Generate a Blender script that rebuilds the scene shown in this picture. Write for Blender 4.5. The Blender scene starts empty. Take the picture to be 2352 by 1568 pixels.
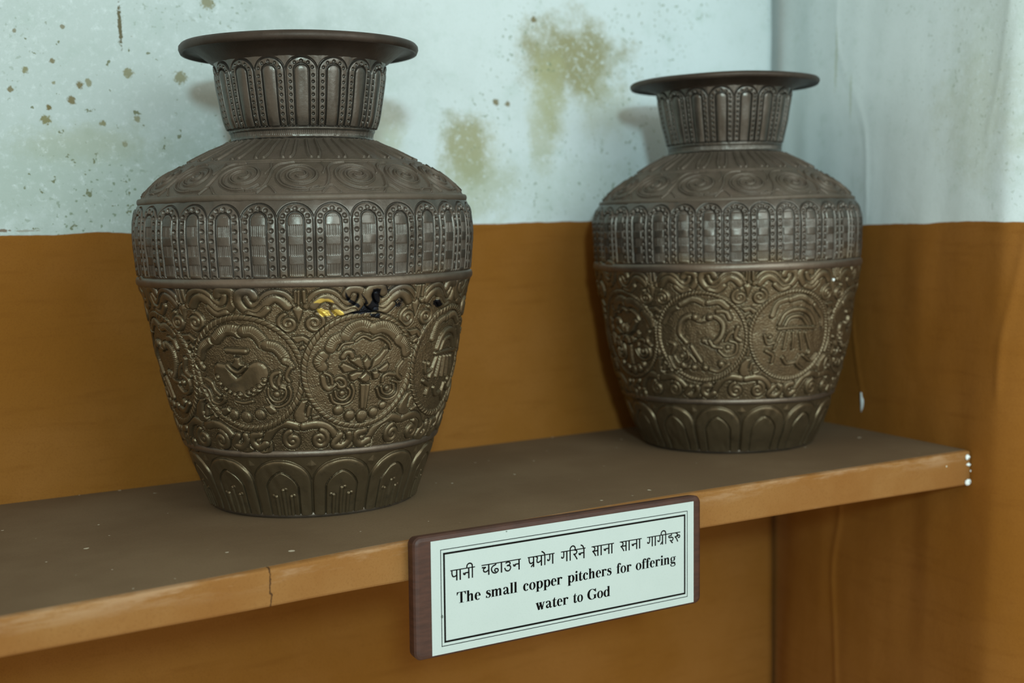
import bpy, math
import numpy as np
from mathutils import Vector, Matrix

scene = bpy.context.scene
COL = scene.collection
rng = np.random.default_rng(7)

# ---------------------------------------------------------------- camera
F_PX = 2975.7
CAM = Vector((-0.9764, -1.0999, 0.2130))
YAW, PITCH, ROLL = 0.5277, -0.0889, -0.0255


def make_camera():
    fw = Vector((math.sin(YAW) * math.cos(PITCH), math.cos(YAW) * math.cos(PITCH), math.sin(PITCH)))
    r = Vector((math.cos(YAW), -math.sin(YAW), 0))
    u = r.cross(fw)
    r2 = r * math.cos(ROLL) + u * math.sin(ROLL)
    u2 = r2.cross(fw)
    cd = bpy.data.cameras.new('camera')
    cd.sensor_width = 36.0
    cd.lens = F_PX / 2352 * 36.0
    cd.clip_start = 0.02
    cd.dof.use_dof = True
    cd.dof.focus_distance = 0.94
    cd.dof.aperture_fstop = 5.6
    o = bpy.data.objects.new('camera', cd)
    m = Matrix((r2, u2, -fw)).transposed().to_4x4()
    m.translation = CAM
    o.matrix_world = m
    COL.objects.link(o)
    scene.camera = o


make_camera()

# ---------------------------------------------------------------- light
scene.view_settings.view_transform = 'Standard'
scene.view_settings.look = 'None'
scene.view_settings.gamma = 1.0
scene.view_settings.use_curve_mapping = False
scene.view_settings.exposure = 0.27

world = bpy.data.worlds.new('room_light')
scene.world = world
world.use_nodes = True
WB = world.node_tree.nodes['Background']
WB.inputs[0].default_value = (1.0, 0.86, 0.68, 1)
WB.inputs[1].default_value = 0.62


def area_light(name, loc, target, size, power, color, size_y=None):
    ld = bpy.data.lights.new(name, 'AREA')
    ld.shape = 'RECTANGLE' if size_y else 'DISK'
    ld.size = size
    if size_y:
        ld.size_y = size_y
    ld.energy = power
    ld.color = color
    o = bpy.data.objects.new(name, ld)
    o.location = loc
    d = Vector(target) - Vector(loc)
    o.rotation_euler = d.to_track_quat('-Z', 'Y').to_euler()
    COL.objects.link(o)
    return o


# a cool lamp a little above and behind the photographer, and an added, unseen soft fill light to the right
area_light('ceiling_lamp_light', (-1.52, -2.46, 0.78), (-0.35, 0.0, 0.15), 0.19, 22.0, (0.72, 1.0, 1.06))
area_light('soft_fill_light', (-0.20, -1.38, 0.55), (-0.12, 0.0, 0.18), 0.8, 6.5, (0.84, 1.0, 1.03), 0.8)

# ---------------------------------------------------------------- object helpers


def smooth(o):
    me = o.data
    me.polygons.foreach_set('use_smooth', np.ones(len(me.polygons), dtype=bool))


def link(name, me, mat=None, parent=None):
    o = bpy.data.objects.new(name, me)
    COL.objects.link(o)
    if mat:
        me.materials.append(mat)
    if parent:
        o.parent = parent
    return o


def mesh_obj(name, verts, faces, mat=None, parent=None, shade=False):
    me = bpy.data.meshes.new(name)
    me.from_pydata([tuple(map(float, v)) for v in verts], [], faces)
    me.validate()
    me.update()
    o = link(name, me, mat, parent)
    if shade:
        smooth(o)
    return o


def grid_obj(name, P, mat, parent=None, closed=False, flip=False):
    """P: (rows, cols, 3) array of points -> one quad mesh"""
    m, n = P.shape[:2]
    idx = np.arange(m * n, dtype=np.int32).reshape(m, n)
    if closed:
        idx = np.concatenate([idx, idx[:, :1]], 1)
    q = np.stack([idx[:-1, :-1], idx[1:, :-1], idx[1:, 1:], idx[:-1, 1:]], -1).reshape(-1, 4)
    if flip:
        q = q[:, ::-1]
    nf = len(q)
    me = bpy.data.meshes.new(name)
    me.vertices.add(m * n)
    me.vertices.foreach_set('co', np.ascontiguousarray(P.reshape(-1), dtype=np.float32))
    me.loops.add(nf * 4)
    me.loops.foreach_set('vertex_index', np.ascontiguousarray(q.reshape(-1), dtype=np.int32))
    me.polygons.add(nf)
    me.polygons.foreach_set('loop_start', np.arange(0, nf * 4, 4, dtype=np.int32))
    me.update(calc_edges=True)
    o = link(name, me, mat, parent)
    smooth(o)
    return o


def tag(o, label=None, cat=None, group=None, kind=None):
    if label:
        o['label'] = label
    if cat:
        o['category'] = cat
    if group:
        o['group'] = group
    if kind:
        o['kind'] = kind
    return o


def empty(name, loc):
    o = bpy.data.objects.new(name, None)
    o.empty_display_size = 0.05
    o.location = loc
    COL.objects.link(o)
    return o


def pchip(x, y, q):
    x, y, q = map(lambda a: np.asarray(a, float), (x, y, q))
    h = np.diff(x)
    d = np.diff(y) / h
    m = np.zeros(len(x))
    for i in range(1, len(x) - 1):
        if d[i - 1] * d[i] > 0:
            w1, w2 = 2 * h[i] + h[i - 1], h[i] + 2 * h[i - 1]
            m[i] = (w1 + w2) / (w1 / d[i - 1] + w2 / d[i])
    m[0], m[-1] = d[0], d[-1]
    k = np.clip(np.searchsorted(x, q) - 1, 0, len(x) - 2)
    t = (q - x[k]) / h[k]
    return ((2 * t**3 - 3 * t**2 + 1) * y[k] + (t**3 - 2 * t**2 + t) * h[k] * m[k]
            + (-2 * t**3 + 3 * t**2) * y[k + 1] + (t**3 - t**2) * h[k] * m[k + 1])


def catmull(pts, n=6):
    p = [np.asarray(a, float) for a in pts]
    if len(p) < 3:
        return np.array(p)
    p = [2 * p[0] - p[1]] + p + [2 * p[-1] - p[-2]]
    out = []
    for i in range(1, len(p) - 2):
        a, b, c, d = p[i - 1:i + 3]
        for k in range(n):
            t = k / n
            out.append(0.5 * (2 * b + (c - a) * t + (2 * a - 5 * b + 4 * c - d) * t * t + (3 * b - a - 3 * c + d) * t**3))
    out.append(p[-2])
    return np.array(out)


def value_noise(shape, cells, r):
    """smooth tileable-ish value noise on a grid, about -1..1"""
    gy, gx = cells
    g = r.standard_normal((gy + 2, gx + 2)) * 0.5
    y = np.linspace(0, gy, shape[0])
    x = np.linspace(0, gx, shape[1])
    iy, ix = np.minimum(y.astype(int), gy), np.minimum(x.astype(int), gx)
    fy, fx = y - iy, x - ix
    fy, fx = (fy * fy * (3 - 2 * fy))[:, None], (fx * fx * (3 - 2 * fx))[None]
    a = g[np.ix_(iy, ix)]
    b = g[np.ix_(iy, ix + 1)]
    c = g[np.ix_(iy + 1, ix)]
    d = g[np.ix_(iy + 1, ix + 1)]
    return (a * (1 - fx) + b * fx) * (1 - fy) + (c * (1 - fx) + d * fx) * fy


# ---------------------------------------------------------------- material helpers
class NT:
    def __init__(self, name):
        self.m = bpy.data.materials.new(name)
        self.m.use_nodes = True
        self.t = self.m.node_tree
        self.b = self.t.nodes['Principled BSDF']
        self.co = self.t.nodes.new('ShaderNodeTexCoord').outputs['Object']

    def set(self, **kw):
        for k, v in kw.items():
            k = {'rough': 'Roughness', 'metal': 'Metallic', 'spec': 'Specular IOR Level', 'base': 'Base Color', 'normal': 'Normal'}[k]
            if hasattr(v, 'links'):
                self.t.links.new(v, self.b.inputs[k])
            else:
                self.b.inputs[k].default_value = (*v, 1) if isinstance(v, tuple) else v
        return self.m

    def inp(self, sock, v):
        if hasattr(v, 'links'):
            self.t.links.new(v, sock)
        else:
            sock.default_value = (*v, 1) if (isinstance(v, tuple) and len(v) == 3 and sock.type == 'RGBA') else v

    def math(self, op, a, b=0.0, c=0.0):
        n = self.t.nodes.new('ShaderNodeMath')
        n.operation = op
        self.inp(n.inputs[0], a)
        self.inp(n.inputs[1], b)
        self.inp(n.inputs[2], c)
        return n.outputs[0]

    def noise(self, scale, detail=3.0, rough=0.55, co=None, stretch=None):
        n = self.t.nodes.new('ShaderNodeTexNoise')
        c = co or self.co
        if stretch:
            mp = self.t.nodes.new('ShaderNodeMapping')
            mp.inputs['Scale'].default_value = stretch
            self.t.links.new(c, mp.inputs['Vector'])
            c = mp.outputs[0]
        self.t.links.new(c, n.inputs['Vector'])
        n.inputs['Scale'].default_value = scale
        n.inputs['Detail'].default_value = detail
        n.inputs['Roughness'].default_value = rough
        return n.outputs['Fac']

    def ramp(self, fac, a, b):
        n = self.t.nodes.new('ShaderNodeMapRange')
        n.interpolation_type = 'SMOOTHSTEP'
        self.inp(n.inputs['Value'], fac)
        self.inp(n.inputs['From Min'], a)
        self.inp(n.inputs['From Max'], b)
        return n.outputs['Result']

    def mix(self, fac, a, b):
        n = self.t.nodes.new('ShaderNodeMix')
        n.data_type = 'RGBA'
        self.inp(n.inputs['Factor'], fac)
        self.inp(n.inputs['A'] if False else n.inputs[6], a)
        self.inp(n.inputs[7], b)
        return n.outputs[2]

    def xyz(self):
        n = self.t.nodes.new('ShaderNodeSeparateXYZ')
        self.t.links.new(self.co, n.inputs[0])
        return n.outputs

    def attr(self, name):
        n = self.t.nodes.new('ShaderNodeAttribute')
        n.attribute_name = name
        return n.outputs['Fac']

    def bump(self, h, strength=0.3, dist=0.001):
        n = self.t.nodes.new('ShaderNodeBump')
        n.inputs['Strength'].default_value = strength
        n.inputs['Distance'].default_value = dist
        self.t.links.new(h, n.inputs['Height'])
        self.t.links.new(n.outputs[0], self.b.inputs['Normal'])

    def blob(self, u, v, cu, cv, ru, rv, soft=0.6, warp=None):
        """elliptical patch, 1 inside -> 0 outside, its edge broken by a noise"""
        a = self.math('DIVIDE', self.math('SUBTRACT', u, cu), ru)
        b = self.math('DIVIDE', self.math('SUBTRACT', v, cv), rv)
        d = self.math('SQRT', self.math('ADD', self.math('MULTIPLY', a, a), self.math('MULTIPLY', b, b)))
        if warp is not None:
            d = self.math('ADD', d, warp)
        return self.ramp(d, 1.0 + soft, 1.0 - soft)


# ---------------------------------------------------------------- walls
WHITE = (0.57, 0.675, 0.695)
OCHRE = (0.202, 0.082, 0.010)


def wall_material(name, axis, line, spots=(), blotches=(), streaks=(), freckle=.75):
    k = NT(name)
    X = k.xyz()
    u, z = X[axis], X['Z']
    # the line where the ochre dado was brushed on
    wob = k.math('MULTIPLY', k.math('SUBTRACT', k.noise(9, 2), 0.5), 0.007)
    wob = k.math('ADD', wob, k.math('MULTIPLY', k.math('SUBTRACT', k.noise(60, 2), 0.5), 0.0022))
    edge = k.math('ADD', z, wob)
    dado = k.ramp(edge, line + 0.0006, line - 0.0006)
    # white distemper: faint clouds, dust, mould freckles
    cloud = k.noise(7, 4, 0.6)
    fine = k.noise(900, 2)
    w = k.mix(k.ramp(cloud, 0.35, 0.7), WHITE, (0.52, 0.62, 0.63))
    w = k.mix(k.math('MULTIPLY', k.ramp(k.noise(45, 4, 0.65), 0.52, 0.75), 0.25), w, (0.33, 0.46, 0.40))
    w = k.mix(k.math('MULTIPLY', k.ramp(fine, 0.45, 0.8), 0.28), w, (0.36, 0.48, 0.44))
    warp = k.math('MULTIPLY', k.math('SUBTRACT', k.noise(38, 5, 0.7), 0.5), 2.2)
    hole = k.ramp(k.noise(190, 4, 0.7), 0.22, 0.50)
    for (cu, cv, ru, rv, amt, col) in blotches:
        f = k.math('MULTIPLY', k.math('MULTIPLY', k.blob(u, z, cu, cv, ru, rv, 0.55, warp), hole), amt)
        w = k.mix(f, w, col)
    # freckles grow where the damp is
    if blotches:
        fr = k.ramp(k.noise(230, 2, 0.5), 0.635, 0.70)
        zone = k.ramp(k.noise(5, 2), 0.42, 0.58)
        w = k.mix(k.math('MULTIPLY', k.math('MULTIPLY', fr, zone), freckle), w, (0.16, 0.22, 0.14))
    if spots:
        fr = k.ramp(k.noise(125, 3, 0.55), 0.665, 0.71)
        zone = k.math('MULTIPLY', k.ramp(u, -.52, -.62), k.ramp(z, .41, .37))
        w = k.mix(k.math('MULTIPLY', k.math('MULTIPLY', fr, zone), 0.85), w, (0.13, 0.15, 0.07))
    sw = k.math('MULTIPLY', k.math('SUBTRACT', k.noise(420, 3), 0.5), 2.2)
    for (cu, cv, r, amt, col) in spots:
        w = k.mix(k.math('MULTIPLY', k.blob(u, z, cu, cv, r, r, 0.35, sw), amt), w, col)
    for (cu, cv, ru, rv, amt, col) in streaks:
        w = k.mix(k.math('MULTIPLY', k.blob(u, z, cu, cv, ru, rv, 0.3, sw), amt), w, col)
    # ochre limewash, brushed sideways
    o = k.mix(k.ramp(k.noise(6, 4, 0.6), 0.3, 0.72), OCHRE, (0.235, 0.102, 0.020))
    o = k.mix(k.math('MULTIPLY', k.ramp(k.noise(14, 4, 0.6, stretch=(1, 1, 9)), 0.5, 0.75), 0.35), o, (0.160, 0.060, 0.007))
    o = k.mix(k.math('MULTIPLY', k.ramp(fine, 0.45, 0.8), 0.35), o, (0.13, 0.045, 0.006))
    k.set(base=k.mix(dado, w, o), rough=0.9, spec=0.15)
    h = k.math('ADD', k.math('MULTIPLY', k.noise(22, 5, 0.55), 1.0), k.math('MULTIPLY', k.noise(420, 2), 0.10))
    k.bump(h, 0.55, 0.0022)
    return k.m


OLIVE = (0.225, 0.215, 0.080)
GREY_GREEN = (0.34, 0.365, 0.215)
RUST = (0.135, 0.105, 0.022)
SPOT = (0.165, 0.155, 0.045)
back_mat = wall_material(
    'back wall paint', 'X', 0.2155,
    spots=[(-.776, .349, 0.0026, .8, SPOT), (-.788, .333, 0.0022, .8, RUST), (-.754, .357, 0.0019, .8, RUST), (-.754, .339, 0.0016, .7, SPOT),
           (-.734, .338, 0.0028, .85, RUST), (-.726, .340, 0.0030, .7, SPOT), (-.741, .325, 0.0031, .85, RUST), (-.759, .319, 0.0022, .9, RUST),
           (-.762, .309, 0.0038, .85, SPOT), (-.693, .349, 0.0041, .75, SPOT), (-.649, .347, 0.0050, .72, SPOT), (-.717, .307, 0.0024, .8, SPOT),
           (-.688, .311, 0.0026, .7, SPOT), (-.621, .413, 0.0059, .72, SPOT), (-.744, .385, 0.0019, .7, RUST), (-.289, .417, 0.0030, .85, RUST),
           (-.337, .334, 0.0030, .85, RUST), (-.324, .333, 0.0027, .8, RUST), (-.70, .29, 0.0022, .6, SPOT), (-.782, .38, 0.0015, .7, RUST)],
    blotches=[(-.245, .380, .055, .037, .85, OLIVE), (-.272, .345, .018, .040, .7, GREY_GREEN), (-.285, .315, .016, .050, .55, GREY_GREEN),
              (-.372, .288, .024, .030, .75, OLIVE), (-.362, .262, .034, .045, .5, GREY_GREEN), (-.728, .290, .050, .014, .62, GREY_GREEN),
              (-.70, .255, .15, .040, .45, (0.28, .36, .26)), (-.458, .300, .020, .030, .5, GREY_GREEN), (-.75, .33, .22, .15, .5, (.33, .42, .40)), (-.52, .37, .12, .06, .22, (.33, .42, .40)), (-.21, .335, .03, .03, .32, GREY_GREEN), (-.30, .25, .12, .03, .22, (0.28, .36, .26))],  # wide grey-green clouds at left: grime, plus dimmer light put into the paint
    streaks=[(-.6975, .388, .0016, .0165, .9, (0.085, 0.07, 0.02)), (-.80, .2195, .004, .0012, .8, (.12, .06, .02)),
             (-.783, .2190, .010, .0008, .5, (.2, .16, .1))])
right_mat = wall_material('side wall paint', 'Y', 0.2060, freckle=.3,
                          blotches=[(-.33, .36, .06, .08, .25, (0.30, .36, .27)), (-.30, .30, .05, .05, .2, GREY_GREEN)],
                          streaks=[(-.10, .375, .0022, .03, .45, (.30, .36, .22)), (-.125, .335, .002, .02, .35, (.30, .36, .22))])

LEAN = 0.0486


def back_wall():
    xs = np.linspace(-1.9, 0.0, 260)
    zs = np.linspace(-1.0, 1.3, 290)
    X, Z = np.meshgrid(xs, zs)
    # the facing stops at the corner with a slightly ragged edge, a narrow gap short of the side wall
    rag = .0008 * value_noise((290, 1), (70, 1), rng) - .001
    X = -1.9 + (X + 1.9) * (1.9 + rag + .0517 * Z) / 1.9
    Y = LEAN * Z + 0.0015 * value_noise(X.shape, (14, 13), rng) - 0.0006
    Y = np.maximum(Y, LEAN * Z - 0.0012)
    for dx, dy in ((.0009, .0012), (.0011, .004), (.0011, .05)):
        X = np.concatenate([X, X[:, 259:260] + dx], 1)
        Y = np.concatenate([Y, Y[:, 259:260] + dy], 1)
        Z = np.concatenate([Z, Z[:, 259:260]], 1)
    P = np.stack([X, Y, Z], -1)
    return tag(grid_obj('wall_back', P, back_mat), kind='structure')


def side_x(y, z):
    ys = [-3.0, -1.2, -.60, -.43, -.385, -.350, -.333, -.3067, -.20, -.0989, 0.0, .06]
    xs = [1.6, .62, .150, .022, -.0100, -.0310, -.0375, -.0351, -.0262, -.0163, 0.0, .0108]
    t = np.clip((y + .055) / .05, 0, 1)
    return np.interp(y, ys, xs) + 0.0517 * z + .0085 * t * t * (3 - 2 * t)


def right_wall():
    ys = np.concatenate([np.linspace(-.75, -.62, 12), np.linspace(-.61, .06, 330)])
    ys = np.append(ys, .10)
    zs = np.linspace(-1.0, 1.3, 330)
    Yy, Z = np.meshgrid(ys, zs)
    ker = np.array([1, 4, 6, 4, 1]) / 16
    X = side_x(Yy, Z)
    for _ in range(6):
        pad = np.pad(X, ((0, 0), (2, 2)), 'edge')
        X = sum(ker[i] * pad[:, i:i + X.shape[1]] for i in range(5))
    X = X + 0.0014 * value_noise(X.shape, (22, 26), rng)
    # trowel ridges in the plaster
    for pts, hgt, w in (([(-.3535, .20), (-.345, .15), (-.335, .10), (-.333, .06)], .0014, .004),
                        ([(-.10, .46), (-.10, .40), (-.115, .36), (-.135, .33), (-.15, .29), (-.155, .22)], .0006, .003),
                        ([(-.125, -.05), (-.13, -.09), (-.12, -.15), (-.128, -.22), (-.14, -.32)], .0013, .0035),
                        ([(-.14, .10), (-.15, .06), (-.158, .035)], .0008, .002),
                        ([(-.33, .40), (-.32, .33), (-.31, .29)], .0006, .003)):
        c = catmull(pts, 8)
        zz = np.clip(Z, c[:, 1].min(), c[:, 1].max())
        o = np.argsort(c[:, 1])
        yc = np.interp(zz, c[o, 1], c[o, 0])
        fade = np.clip(1 - np.abs(Z - zz) / .02, 0, 1)
        X -= hgt * fade * np.exp(-((Yy - yc) / w) ** 2)
    P = np.stack([X, Yy, Z], -1)
    return tag(grid_obj('wall_right', P, right_mat), kind='structure')


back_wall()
wall_r = right_wall()

plaster = NT('bare plaster')
plaster.set(base=plaster.mix(plaster.noise(400, 3), (.66, .80, .80), (.85, .92, .92)), rough=.9)
plaster = plaster.m


def lump(name, c, rad, mat, parent, seed=0, n=(9, 14)):
    r = np.random.default_rng(seed)
    la = np.linspace(0, math.pi, n[0])[:, None]
    lo = np.linspace(0, 2 * math.pi, n[1], endpoint=False)[None]
    k = 1 + 0.55 * value_noise(n, (4, 5), r)
    P = np.stack([c[0] + rad[0] * k * np.sin(la) * np.cos(lo), c[1] + rad[1] * k * np.sin(la) * np.sin(lo),
                  c[2] + rad[2] * k * np.cos(la) * np.ones_like(lo)], -1)
    return grid_obj(name, P, mat, parent, closed=True)


p0 = np.array([float(side_x(-.159, .022)) + .0003, -.159, .0215])
lump('bare_plaster_patch', p0, (.0006, .0032, .0115), plaster, wall_r, 3)

# ---------------------------------------------------------------- shelf
top_k = NT('dusty shelf paint')
dust = top_k.mix(top_k.ramp(top_k.noise(9, 4), .3, .7), (.142, .100, .056), (.112, .075, .040))
dust = top_k.mix(top_k.math('MULTIPLY', top_k.ramp(top_k.noise(700, 2), .5, .8), .5), dust, (.07, .05, .028))
dust = top_k.mix(top_k.ramp(top_k.noise(130, 1, .4), .775, .80), dust, (.45, .42, .32))
top_k.set(base=dust, rough=.85, spec=.2)
top_k.bump(top_k.noise(350, 3), .35, .0006)

edge_k = NT('worn ochre shelf edge')
XE = edge_k.xyz()
ed = edge_k.mix(edge_k.ramp(edge_k.noise(16, 4), .3, .7), (.220, .098, .023), (.250, .125, .036))
ed = edge_k.mix(edge_k.math('MULTIPLY', edge_k.ramp(edge_k.noise(700, 2), .48, .8), .4), ed, (.16, .066, .014))
rub = edge_k.math('MULTIPLY', edge_k.ramp(XE['Z'], .014, .029), edge_k.ramp(edge_k.noise(26, 5, .7, stretch=(.5, 1, 3)), .46, .66))
ed = edge_k.mix(edge_k.math('MULTIPLY', rub, .6), ed, (.38, .26, .15))
scuff = edge_k.ramp(edge_k.noise(42, 4, .7, stretch=(.35, 1, 4)), .66, .74)
ed = edge_k.mix(edge_k.math('MULTIPLY', scuff, .22), ed, (.50, .38, .24))
chips = edge_k.math('MULTIPLY', edge_k.ramp(edge_k.noise(150, 1, .4), .745, .77), edge_k.ramp(XE['X'], .29, .40))
ed = edge_k.mix(chips, ed, (.60, .62, .50))
cx = edge_k.math('ADD', -.2557, edge_k.math('MULTIPLY', edge_k.math('SUBTRACT', edge_k.noise(130, 3), .5), .007))
cr = edge_k.ramp(edge_k.math('ABSOLUTE', edge_k.math('SUBTRACT', XE['X'], cx)), .0007, .0003)
ed = edge_k.mix(edge_k.math('MULTIPLY', cr, .9), ed, (.045, .02, .006))
edge_k.set(base=ed, rough=.8, spec=.2)
edge_k.bump(edge_k.noise(60, 5), .5, .0015)

FX = [-1.60, -1.0, -.8694, -.752, -.6047, -.47, -.3441, -.2094, -.037]
FY = [-.395, -.345, -.3353, -.327, -.3109, -.3045, -.3018, -.3035, -.3062]
TX = [-1.6, -.87, -.783, -.682, -.606, -.345, -.209, -.033]
TT = [.0225, .0229, .0236, .0255, .0275, .0297, .0300, .0315]


def shelf():
    root = tag(empty('wall_shelf', (-.45, -.16, -.03)),
               'ochre-edged wall shelf with a dusty dark brown top, running into the corner under both pitchers', 'shelf')
    off = np.array((-.45, -.16, -.03))
    xs = np.linspace(-1.6, -.0372, 340)
    f = pchip(FX, FY, xs)
    t = np.interp(xs, TX, TT)
    wob = .0005 * value_noise((1, 340), (1, 60), rng)[0]
    lip = .006
    for name, mat in (('board', top_k.m), ('front_edging', edge_k.m)):
        if name == 'board':
            yb = np.full_like(xs, -.0018)
            yf = f + lip
            # the right end follows the side wall
            ring = [(yb, -t), (yb, 0 * t), (yf, 0 * t), (yf, -t)]
            xe = lambda y: side_x(y, -.03) - .0015
        else:
            b = .0018
            ring = [(f + lip + .00005, -t), (f + lip + .00005, -.0002 + 0 * t), (f + b * 1.2, -.0002 + 0 * t + wob * .5), (f + b * .35, -b * .35 + wob), (f, -b * 1.2 + 0 * t),
                    (f, -t + b), (f + b * .4, -t + b * .3), (f + b, -t)]
            xe = lambda y: np.full_like(y, -.0372)
        P = []
        for (yy, zz) in ring + ring[:1]:
            x = xs.copy()
            if name == 'board':
                end = np.interp(yy, [-.3067, -.20, -.0989, 0], [-.0368, -.0295, -.0205, -.0035])
                x = -1.6 + (xs + 1.6) * (end + 1.6) / (xs[-1] + 1.6)
            P.append(np.stack([x, yy, zz], -1) - off)
        o = grid_obj(name, np.array(P), mat, root)
        me = o.data
        me.polygons.foreach_set('use_smooth', np.zeros(len(me.polygons), dtype=bool))
        # caps
        n = len(ring)
        c = 340
        import bmesh
        bm = bmesh.new()
        bm.from_mesh(me)
        bmesh.ops.remove_doubles(bm, verts=bm.verts, dist=1e-6)
        bmesh.ops.holes_fill(bm, edges=[e for e in bm.edges if e.is_boundary], sides=0)
        bmesh.ops.recalc_face_normals(bm, faces=bm.faces)
        bm.to_mesh(me)
        bm.free()
        tag(o, 'dusty dark brown board' if name == 'board' else 'worn ochre painted front edge with a hairline crack')
    # broken plaster left at the right end of the front edge
    for i, (x, y, z, r) in enumerate([(-.0405, -.3072, -.0055, .0026), (-.0390, -.3066, -.0125, .0019), (-.0420, -.3075, -.0280, .0030), (-.0352, -.3066, -.0190, .0019),
                                      (-.0368, -.3066, -.0280, .0016)]):
        lump('plaster_crumb', np.array((x, y, z)) - off, (r, r * .7, r * .75), plaster, root, 20 + i)
    c = catmull([(-.0372, -.3075, -.029), (-.0352, -.309, -.032), (-.0345, -.309, -.037), (-.0352, -.3085, -.041)], 6)
    th = np.linspace(0, 2 * math.pi, 6, endpoint=False)
    P = np.array([[(p[0] + .0004 * math.cos(a), p[1] + .0004 * math.sin(a), p[2]) for a in th] for p in c]) - off
    grid_obj('cobweb_strand', P, plaster, root, closed=True)
    return root


shelf()

# ---------------------------------------------------------------- caption sign
SIGN_W, SIGN_H = 0.2331, 0.0797
PANEL_T = 0.0104
wood_k = NT('dark brown sign wood')
wd = wood_k.mix(wood_k.ramp(wood_k.noise(60, 4, .6, stretch=(1, 1, 6)), .3, .7), (.036, .013, .007), (.060, .022, .012))
wd = wood_k.mix(wood_k.math('MULTIPLY', wood_k.ramp(wood_k.noise(900, 2), .5, .8), .4), wd, (.03, .011, .007))
wood_k.set(base=wd, rough=.55)
wood_k.bump(wood_k.noise(300, 3), .3, .0004)
paper_k = NT('pale green caption paper')
pp = paper_k.mix(paper_k.noise(30, 4), (.42, .52, .505), (.475, .575, .56))
pp = paper_k.mix(paper_k.math('MULTIPLY', paper_k.ramp(paper_k.noise(1100, 2), .5, .8), .3), pp, (.36, .45, .43))
pp = paper_k.mix(paper_k.ramp(paper_k.noise(190, 1, .3), .80, .815), pp, (.15, .2, .18))
paper_k.set(base=pp, rough=.5)
ink = NT('black print').set(base=(.012, .011, .010), rough=.9, spec=0.0)


class Pen:
    """flat printed shapes, collected as quads in one mesh (mm)"""

    def __init__(self):
        self.v, self.f = [], []

    def quad(self, *p):
        i = len(self.v)
        self.v += [tuple(q) for q in p]
        self.f.append(tuple(range(i, i + len(p))))

    def stroke(self, pts, w, curve=True, T=lambda x, y: (x, y)):
        pts = [np.array(p, float) for p in pts]
        w = list(w) if hasattr(w, '__len__') else [w] * len(pts)
        if curve and len(pts) > 2:
            c = catmull(pts, 6)
            w = np.interp(np.linspace(0, len(pts) - 1, len(c)), range(len(pts)), w)
        else:
            c = np.array(pts)
        t = np.gradient(c, axis=0)
        t /= np.linalg.norm(t, axis=1)[:, None] + 1e-9
        n = np.stack([-t[:, 1], t[:, 0]], -1) * (np.asarray(w) / 2)[:, None]
        a, b = c + n, c - n
        for i in range(len(c) - 1):
            self.quad(T(*a[i]), T(*b[i]), T(*b[i + 1]), T(*a[i + 1]))

    def rect(self, x0, y0, x1, y1, T=lambda x, y: (x, y)):
        self.quad(T(x0, y0), T(x1, y0), T(x1, y1), T(x0, y1))

    def poly(self, pts, T):
        self.quad(*[T(*p) for p in pts])

    def ring(self, cx, cy, ro, qo, ri, qi, a0, a1, T, dx=0):
        n = max(6, int(abs(a1 - a0) / 12))
        an = np.radians(np.linspace(a0, a1, n + 1))
        o = [(cx + ro * math.cos(a), cy + qo * math.sin(a)) for a in an]
        i = [(cx + dx + ri * math.cos(a), cy + qi * math.sin(a)) for a in an]
        for k in range(n):
            self.quad(T(*i[k]), T(*o[k]), T(*o[k + 1]), T(*i[k + 1]))

    def dot(self, cx, cy, r, T):
        self.quad(*[T(cx + r * math.cos(a), cy + r * math.sin(a)) for a in np.linspace(0, 2 * math.pi, 14, endpoint=False)])


def arch(p, x, T):
    p.stroke([(x, 340), (x + 60, 415), (x + 130, 435), (x + 190, 395), (x + 203, 300)], [25, 45, 75, 115, 122], True, T)
    p.rect(x + 142, 0, x + 264, 310, T)
    p.rect(x + 112, 0, x + 305, 22, T)


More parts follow.
